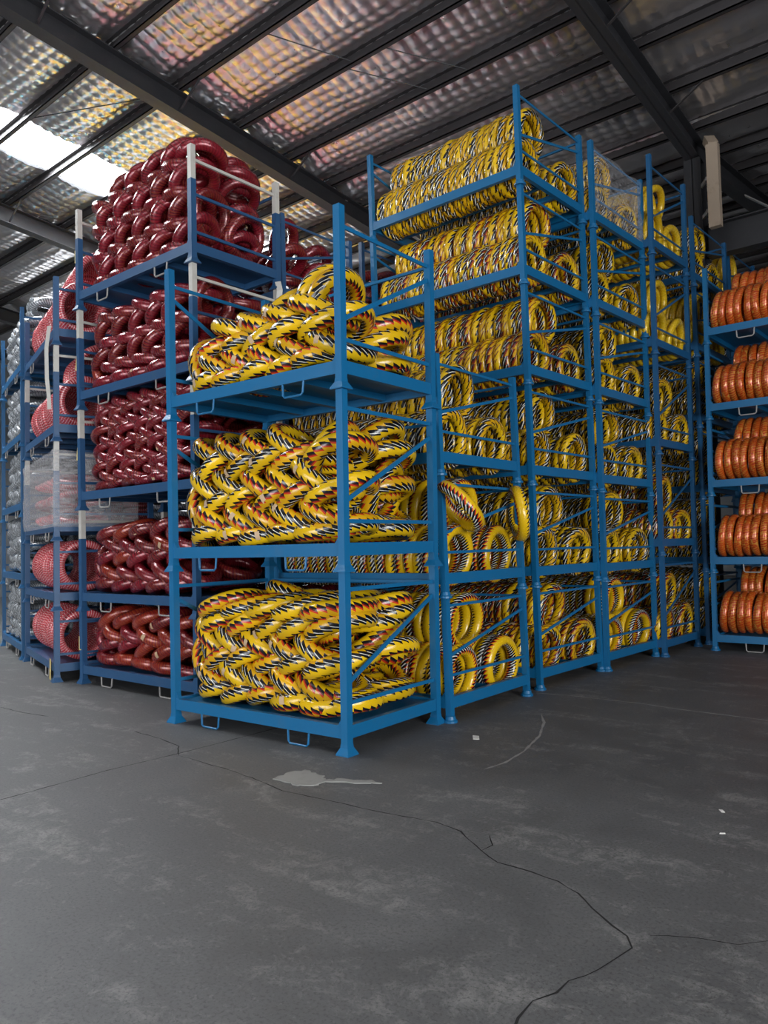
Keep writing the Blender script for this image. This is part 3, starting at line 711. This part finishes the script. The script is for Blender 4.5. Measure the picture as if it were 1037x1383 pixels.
for lv in (4, 5): trio('E', lv, 'yellow' if lv == 5 else 'striped', 3, 2.2, 'plain yellow' if lv == 5 else SD)
# two tyres hanging out of the low stack
one('A2', 1, 'banded', 0.06, 0.14, 0.74, 38, -34, 20, 'striped tyre hung out over the near post of the low stack, middle rack')
one('A2', 1, 'banded', 0.06, 1.13, 0.70, 84, 0, 40, 'striped tyre hanging outside the far post of the low stack, middle rack')

# ---- dark red stack
RA = 'dark red'
lace('R1', 0, ['red_low', 'red_low', 'red'], [(0.28, 20, 0.27, 6), (0.425, -24, 0.36, 6), (0.565, 24, 0.42, 6), (0.70, -22, 0.30, 6)], RA, 0.335, 2, 0.12)
lace('R1', 1, ['red', 'red', 'red_low'], [(0.285, -22, 0.26, 7), (0.425, 24, 0.38, 6), (0.565, -24, 0.30, 6), (0.705, 24, 0.42, 6), (0.84, -20, 0.34, 5)], RA, 0.322, 2, 0.12)
lace('R1', 2, 'red_thin', [(0.258+0.096*r, (-22 if r % 2 == 0 else 20), 0.27+0.13*(r % 2), 7) for r in range(10)], RA, 0.258, 2, 0.08)
lace('R1', 3, 'red', [(0.28, -22, 0.26, 6), (0.415, 4, 0.40, 6), (0.55, -40, 0.26, 6), (0.69, 8, 0.40, 6), (0.83, -40, 0.28, 6), (0.965, 12, 0.40, 6)], RA, 0.332, 3, 0.12)
lace('R1', 4, 'red', [(0.27, -8, 0.26, 6), (0.41, -42, 0.40, 6), (0.545, 4, 0.27, 6), (0.685, -42, 0.38, 6), (0.82, 6, 0.26, 6), (0.96, -42, 0.40, 6), (1.095, 8, 0.30, 6), (1.22, -36, 0.60, 4)], RA, 0.332, 4, 0.12)
one('R1', 4, 'red', -0.30, 0.34, 1.22, -14, -8, 0, 'dark red tyre lying highest of all above the white post')
one('R1', 4, 'red', -0.42, 0.36, 1.27, -10, -6, 0, 'dark red tyre second from the top of the dark red stack')
one('R1', 4, 'red', -0.32, 0.78, 1.12, -12, -10, 0, 'dark red tyre lying on the rear corner, top of the dark red stack')
one('R1', 4, 'red', -1.84, 0.32, 0.52, 66, 0, -8, 'dark red tyre standing at the left post, topmost rack of dark red stack')
one('R1', 4, 'red', -1.76, 0.32, 0.50, 60, 0, -4, 'second upright dark red tyre at the left post, topmost rack of red stack')
one('R1', 3, 'red_low', -1.90, 0.34, 0.46, 78, 0, -8, 'orange-red tyre standing at the left post, fourth rack of the dark red stack')
one('R1', 2, 'red_thin', -1.90, 0.34, 0.62, 70, 0, -6, 'dark red tyre standing at the left post, middle rack of the dark red stack')
one('R1', 1, 'red', -1.92, 0.34, 0.52, 76, 0, -10, 'dark red tyre standing at the left post, second rack of the dark red stack')
one('R1', 0, 'red', -1.88, 0.34, 0.48, 70, 0, -6, 'dark red tyre standing at the left post, lowest rack of the dark red stack')
one('R1', 4, 'red', -0.20, 0.36, 0.62, -76, 0, 6, 'dark red tyre standing inside the rails at near side, topmost rack of red stack')
one('R1', 4, 'red', -0.18, 0.78, 0.52, -72, 0, 4, 'dark red tyre standing inside the rails at far side, topmost rack of red stack')
one('R1', 3, 'red', -0.18, 0.36, 0.86, -74, 0, 4, 'dark red tyre standing high inside the rails, fourth rack of the dark red stack')
for q, (x, y, z, t, r, w) in enumerate([(-0.3, 0.3, 0.86, -66, 0, 20), (-0.26, 0.30, 0.60, -40, 0, 0), (-0.30, 0.74, 0.72, -36, 0, 10), (-0.28, 0.80, 0.50, -50, 0, 0), (-0.34, 0.34, 0.38, -12, 0, 0), (-0.32, 0.78, 0.30, -8, 0, 0), (-0.62, 0.34, 0.62, -45, 0, 0), (-0.62, 0.76, 0.62, -45, 0, 0), (-0.9, 0.34, 0.6, -45, 0, 0), (-0.9, 0.76, 0.5, -45, 0, 0), (-1.2, 0.34, 0.5, -45, 0, 0), (-1.5, 0.34, 0.5, -45, 0, 0)]):
    for kq in ('R2', 'R3'):
        if kq == 'R3' and q in (0, 9, 10, 11): continue
        one(kq, 4, 'red', x, y, z, t+J(6), r, w+J(8), f"dark red tyre piled behind the near post, {ORD[q+1]} of its heap, {ST[kq]['who']}", prio=0.5)
for q in range(4):
    one('R2', 3, 'red', -0.24-0.02*q, 0.32 if q % 2 else 0.76, 0.45+0.12*(q//2)+0.1, -45, 0, 0, f"dark red tyre low behind the near stack, {ORD[q+1]} of its heap, {ST['R2']['who']}", prio=0.6)

for kq in ('R2', 'R3'):
    for lv in range(4):
        for r in range(6):
            for i in range(6):
                for yy in (0.28, 0.76): one(kq, lv, 'red', -1.7+0.28*i, yy, 0.28+0.115*r, -28 if r % 2 else 28, 0, 0, 'x', prio=9)
# ---- pinkish red stack: tightly nested columns
PA = 'pinkish red'
for lv in (0, 1, 3, 4):
    up = lv in (3, 4)
    column('R0', lv, 'pink', 0.32, 0.49, 24, 0.075, 'front', PA, 0, x_start=-0.10, lean=8, stick=0.04, end='right', dp=0.01)
    column('R0', lv, 'pink', 0.80, 0.46, 7, 0.075, 'rear', PA, 0.5, x_start=-0.08, lean=8, stick=0, end='right')
    if up: column('R0', lv, 'pink', 0.52, 0.88, 14 if lv == 4 else 10, 0.075, 'upper', PA, 0.2, x_start=-0.10, lean=14, stick=0, end='right', dp=0.01)
for i in range(6):
    for r in range(3): one('R0', 2, 'pink', -0.32-0.27*i, 0.34, 0.28+0.22*r, -14 if r % 2 else 14, 0, 0, f"pinkish red tyre under clear film, {ORD[i+1]} from right, {ORD[r+1]} layer", prio=0.1)

# ---- grey stack at the far left
for lv in range(5):
    rows = [(0.27+0.125*r, (-24 if r % 2 == 0 else 26), 0.24+0.15*(r % 2), 6) for r in range(6)]
    lace('G', lv, 'grey', rows, 'grey', 0.30, 0, 0.02)
for q, (x, z, t) in enumerate([(-0.4, 1.12, -20), (-0.7, 1.08, 14), (-1.0, 1.02, -24), (-0.5, 1.24, 10), (-0.75, 1.2, -14)]):
    one('G', 4, 'grey', x, 0.4, z, t, 0, 0, f"grey tyre heaped above the posts, {ORD[q+1]} of the heap, far left stack")
for lv in (0, 1):
    for i in range(5):
        for r in range(4): one('H', lv, 'yellow', -0.3-0.33*i, 0.3, 0.3+0.15*r, 28 if r % 2 else -28, 0, 0, f"plain yellow tyre, {ORD[i+1]} from right, layer {ORD[r+1]}, {lvname('H', lv)} cyan rack behind grey tyres", prio=0.4)

# ---- orange stack on the right
for lv in range(5):
    S = ST['F']; xs = -S['w']+0.09
    column('F', lv, 'orange', 0.29, 0.465, 12, 0.098, 'front', 'orange', 0, x_start=xs, lean=4+J(2), from_left=True, stick=0.0, end='left', dp=0.01)
    column('F', lv, 'orange', 0.70, 0.77, 11, 0.098, 'upper rear', 'orange', 0.1, x_start=xs+0.14, lean=3, from_left=True, stick=0.25, end='left', dp=0.01)
    if lv == 4:
        one('F', 4, 'orange', -1.10, 0.36, 0.62, 78, 0, 10, 'orange tyre standing proud of its column, topmost rack of the orange stack', True)
        one('F', 4, 'orange', -1.00, 0.38, 0.80, 80, 0, 6, 'orange tyre riding high above the others on the orange stack')

# ---- build them: at most 300 single tyres of a kind, the rest of that kind as one mass
FAM = {'laced': 'laced', 'striped': 'striped', 'striped_red': 'striped', 'banded': 'striped', 'red': 'red', 'red_low': 'red', 'red_thin': 'red', 'pink': 'pink', 'orange': 'orange', 'grey': 'grey', 'yellow': 'yellow'}
CAP = {'laced': 300, 'striped': 300, 'red': 300, 'pink': 200, 'orange': 200, 'grey': 250, 'yellow': 200}
fam = {}
for q in PLACED: fam.setdefault(FAM[q[0]], []).append(q)
for fk, items in fam.items():
    items.sort(key=lambda q: q[5])
    cap = min(CAP[fk], sum(1 for q in items if q[5] < 8)); rest = items[cap:]
    for kind, M, label, group, st, pr in items[:cap]:
        K = KIND[kind]; o = obj(K['name'], random.choice(K['mesh'])); o.matrix_world = M
        tag(o, label, 'tyre', group)
        if st:
            c = obj('paper_label', random.choice(K['stick']), o)
    if rest:
        V = []; F = []; U = []; mats = []; mi = []; off = 0
        for kind, M, *_ in rest:
            v, f, uv = KIND[kind]['lo']; A = np.array(M)
            V.append(v@A[:3, :3].T+A[:3, 3]); F.append(f+off); off += len(v); U.append(uv)
            mm = KIND[kind]['mats'][0]
            if mm not in mats: mats.append(mm)
            mi += [mats.index(mm)]*len(f)
        me = bpy.data.meshes.new('stored_tyres'); me.from_pydata(np.concatenate(V).tolist(), [], np.concatenate(F).tolist())
        me.uv_layers.new(name='UVMap').data.foreach_set('uv', np.concatenate(U).astype('f').ravel())
        for m in mats: me.materials.append(MAT[m])
        me.polygons.foreach_set('material_index', mi); me.polygons.foreach_set('use_smooth', [True]*len(me.polygons))
        o = obj('stored_tyres', me); o['kind'] = 'stuff'
        tag(o, {'striped': 'fine striped tyres packed deeper inside the tall right-hand racks', 'red': 'dark red tyres packed deeper inside the dark red stacks'}.get(fk, f'{fk} tyres packed deeper inside their racks'), 'tyres')

# stock standing behind the first rows, under the roof light: only its colour reaches the foil above
def hidden_mass(name, kind, boxes, label):
    """flat-laid piles: a front row standing on the floor, the tops of the rows behind"""
    R, a, b = KIND[kind]['dim']; v, f, uv = torus_arrays(R, a, b, 16, 6, seed=1, wob=0.5); V = []; F = []; U = []; off = 0
    rr = random.Random(5); st = 2*(R+b)+0.01
    for (xa, xb, ya, yb, ztop) in boxes:
        y = ya; row = 0
        while y < yb:
            x = xa
            while x < xb:
                n = int(ztop/(2*a)) if row == 0 else 3
                for q in range(n):
                    A = np.array(Matrix.Translation((x+rr.uniform(-.02, .02), y+rr.uniform(-.02, .02), ztop+rr.uniform(-.05, .05)-2*a*q if row else a+2*a*q)) @ Matrix.Rotation(rr.uniform(-.06, .06), 4, 'Y'))
                    V.append(v@A[:3, :3].T+A[:3, 3]); F.append(f+off); off += len(v); U.append(uv)
                x += st
            y += st; row += 1
    me = bpy.data.meshes.new(name); me.from_pydata(np.concatenate(V).tolist(), [], np.concatenate(F).tolist())
    me.uv_layers.new(name='UVMap').data.foreach_set('uv', np.concatenate(U).astype('f').ravel())
    me.materials.append(MAT[KIND[kind]['mats'][0]]); me.polygons.foreach_set('use_smooth', [True]*len(me.polygons))
    o = obj(name, me); o['kind'] = 'stuff'; tag(o, label, 'tyres')
hidden_mass('stored_tyres', 'yellow', [(-10.3, -8.7, 3.2, 8.1, 4.45), (-13.3, -10.6, 5.6, 8.1, 4.45)], 'plain yellow tyres piled on the stock behind the red stacks')
hidden_mass('stored_tyres', 'pink', [(-8.3, -6.9, 2.9, 8.0, 4.3)], 'pinkish red tyres piled on the stock behind the dark red stacks')
hidden_mass('stored_tyres', 'grey', [(-6.5, -4.8, 2.9, 8.0, 4.3)], 'grey tyres piled on the stock behind the dark red stacks')
hidden_mass('stored_tyres', 'red', [(-4.0, -2.5, 4.4, 8.0, 4.6)], 'dark red tyres piled on the last red stacks')

# ---------------------------------------------------------------- film, tags, litter
def film_wrap(name, k, lv, path, z0, z1, amp, label, mat='film'):
    M = rack_matrix(k, lv); v = []; f = []; nz = 22
    P = []
    for i in range(len(path)-1):
        a = Vector(path[i]); b = Vector(path[i+1]); n = max(2, int((b-a).length/0.05))
        P += [a.lerp(b, t/n) for t in range(n)]
    P.append(Vector(path[-1])); rr = random.Random(3)
    for i, p in enumerate(P):
        for j in range(nz+1):
            t = j/nz; o = amp*(math.sin(7*t+i*0.31)*0.5+math.sin(23*t+i*0.11)*0.3+rr.uniform(-.3, .3))
            v.append((p.x+o, p.y+o*0.8, z0+(z1-z0)*t+(amp*0.8*math.sin(i*0.5) if j == nz else 0)))
    for i in range(len(P)-1):
        for j in range(nz):
            q = i*(nz+1)+j; f.append((q, q+nz+1, q+nz+2, q+1))
    me = bpy.data.meshes.new(name); me.from_pydata(v, [], f); me.materials.append(MAT[mat])
    me.polygons.foreach_set('use_smooth', [True]*len(me.polygons))
    o = obj(name, me); o.matrix_world = M
    md = o.modifiers.new('thickness', 'SOLIDIFY'); md.thickness = 0.002
    return tag(o, label, 'film')
film_wrap('stretch_film', 'R0', 2, [(-2.08, 0.5), (-2.08, -0.045), (0.045, -0.045), (0.045, 0.9)], 0.16, 1.02, 0.010, 'clear stretch film wrapped round the pinkish tyres of the middle rack')
film_wrap('stretch_film', 'B2', 5, [(-0.9, 0.05), (0.035, 0.05), (0.035, 1.25), (-0.5, 1.25)], 0.19, 0.92, 0.018, 'clear stretch film draped over the top rack of the film-topped stack', 'thin_film')

def strip(name, pts, w, mat, label, cat='film'):
    v = []; f = []
    for i, p in enumerate(pts):
        v += [(p[0]-w, p[1]-w*0.4, p[2]), (p[0]+w, p[1]+w*0.4, p[2])]
    for i in range(len(pts)-1): f.append((2*i, 2*i+1, 2*i+3, 2*i+2))
    me = bpy.data.meshes.new(name); me.from_pydata(v, [], f); me.materials.append(MAT[mat])
    o = obj(name, me); md = o.modifiers.new('thickness', 'SOLIDIFY'); md.thickness = 0.003
    return tag(o, label, cat)
q = ST['R0']['pos']
strip('film_strip', [(q[0]-0.02, q[1]-0.05, 4.0), (q[0]-0.07, q[1]-0.06, 3.75), (q[0]-0.06, q[1]-0.06, 3.4), (q[0]-0.02, q[1]-0.06, 3.2), (q[0]-0.03, q[1]-0.05, 3.05)], 0.025, 'white', 'pale torn film strip hanging down the post of the pinkish stack')
q = rack_matrix('R1', 4) @ Vector((0.03, 1.046, 0.02))
strip('film_strip', [(q.x+0.02, q.y-0.03, q.z+0.05), (q.x+0.06, q.y-0.04, q.z-0.05), (q.x+0.03, q.y-0.03, q.z-0.15), (q.x+0.05, q.y-0.04, q.z-0.26)], 0.03, 'white', 'bunched pale film tied at the rear post of the dark red stack')
q = rack_matrix('A', 2) @ Vector((0.0, 1.09, 0.72))
tie = obj('wire_tie', MB().tube([(q.x+0.036*math.cos(t), q.y+0.036*math.sin(t), q.z+0.004*math.sin(3*t)) for t in [i*0.4 for i in range(16)]]+[(q.x-0.06, q.y-0.05, q.z+0.01), (q.x-0.11, q.y-0.06, q.z+0.05), (q.x-0.09, q.y-0.06, q.z-0.01)], 0.006, 6).mesh('wire_tie', 'galv', True))
tag(tie, 'grey wire tie round the far post of the nearest stack', 'wire tie')

def card(M, w, h, label, rot=0.0):
    o = obj('card_tag', MB().box(-w/2, w/2, -0.0015, 0.0015, -h/2, h/2).mesh('card_tag', 'tag'))
    o.matrix_world = M @ Matrix.Rotation(rot, 4, 'Y')
    return tag(o, label, 'tag')
T = Matrix.Translation
lw = -ST['R1']['w']
card(rack_matrix('R1', 3) @ T((lw-0.01, -0.034, 0.52)), 0.05, 0.16, 'yellow card on the left post of the dark red stack, fourth rack', 0.15)
card(rack_matrix('R1', 2) @ T((lw-0.01, -0.034, 0.62)), 0.05, 0.14, 'yellow card on the left post of the dark red stack, middle rack', 0.12)
card(rack_matrix('R1', 0) @ T((lw-0.01, -0.034, 0.44)), 0.05, 0.15, 'yellow card on the left post of the dark red stack, lowest rack')
card(rack_matrix('R1', 4) @ T((lw-0.01, -0.034, 0.60)), 0.05, 0.14, 'pale card on the left post of the dark red stack, topmost rack')
card(rack_matrix('R0', 0) @ T((-0.20, -0.034, 0.12)), 0.07, 0.24, 'long yellow card hanging from the lowest beam of the pinkish stack', 0.12)

def torn(pts, k=5, a=0.016):
    rr = random.Random(4); out = []
    for i in range(len(pts)):
        p, q = pts[i], pts[(i+1) % len(pts)]
        out += [(p[0]+(q[0]-p[0])*t/k+rr.uniform(-a, a), p[1]+(q[1]-p[1])*t/k+rr.uniform(-a, a)) for t in range(k)]
    return out
pt = obj('torn_tape', plate('torn_tape', torn([(0.017, -0.669), (-0.013, -0.549), (0.038, -0.435), (0.199, -0.446), (0.278, -0.51), (0.356, -0.427), (0.529, -0.348), (0.622, -0.353), (0.495, -0.444), (0.318, -0.518), (0.314, -0.608), (0.204, -0.687)]), 0.002, 0.006, 'patch'))
tag(pt, 'torn grey strip of tape flattened on the floor before the nearest stack', 'tape')
def bit(x, y, s, r, label):
    o = obj('paper_scrap', plate('paper_scrap', [(-s, -s*0.35), (s*0.8, -s*0.45), (s, s*0.3), (-s*0.6, s*0.4)], 0, 0.003, 'litter')); o.location = (x, y, 0.0015); o.rotation_euler = (0, 0, r)
    tag(o, label, 'litter')
bit(2.354, 0.336, 0.022, -0.9, 'small white paper scrap on the floor at the right')
bit(2.45, 0.02, 0.015, 0.6, 'tiny pale scrap on the floor in front of the white scrap')
bit(0.465, 0.886, 0.06, -0.9, 'pale scrap on the floor beside the nearest stack')
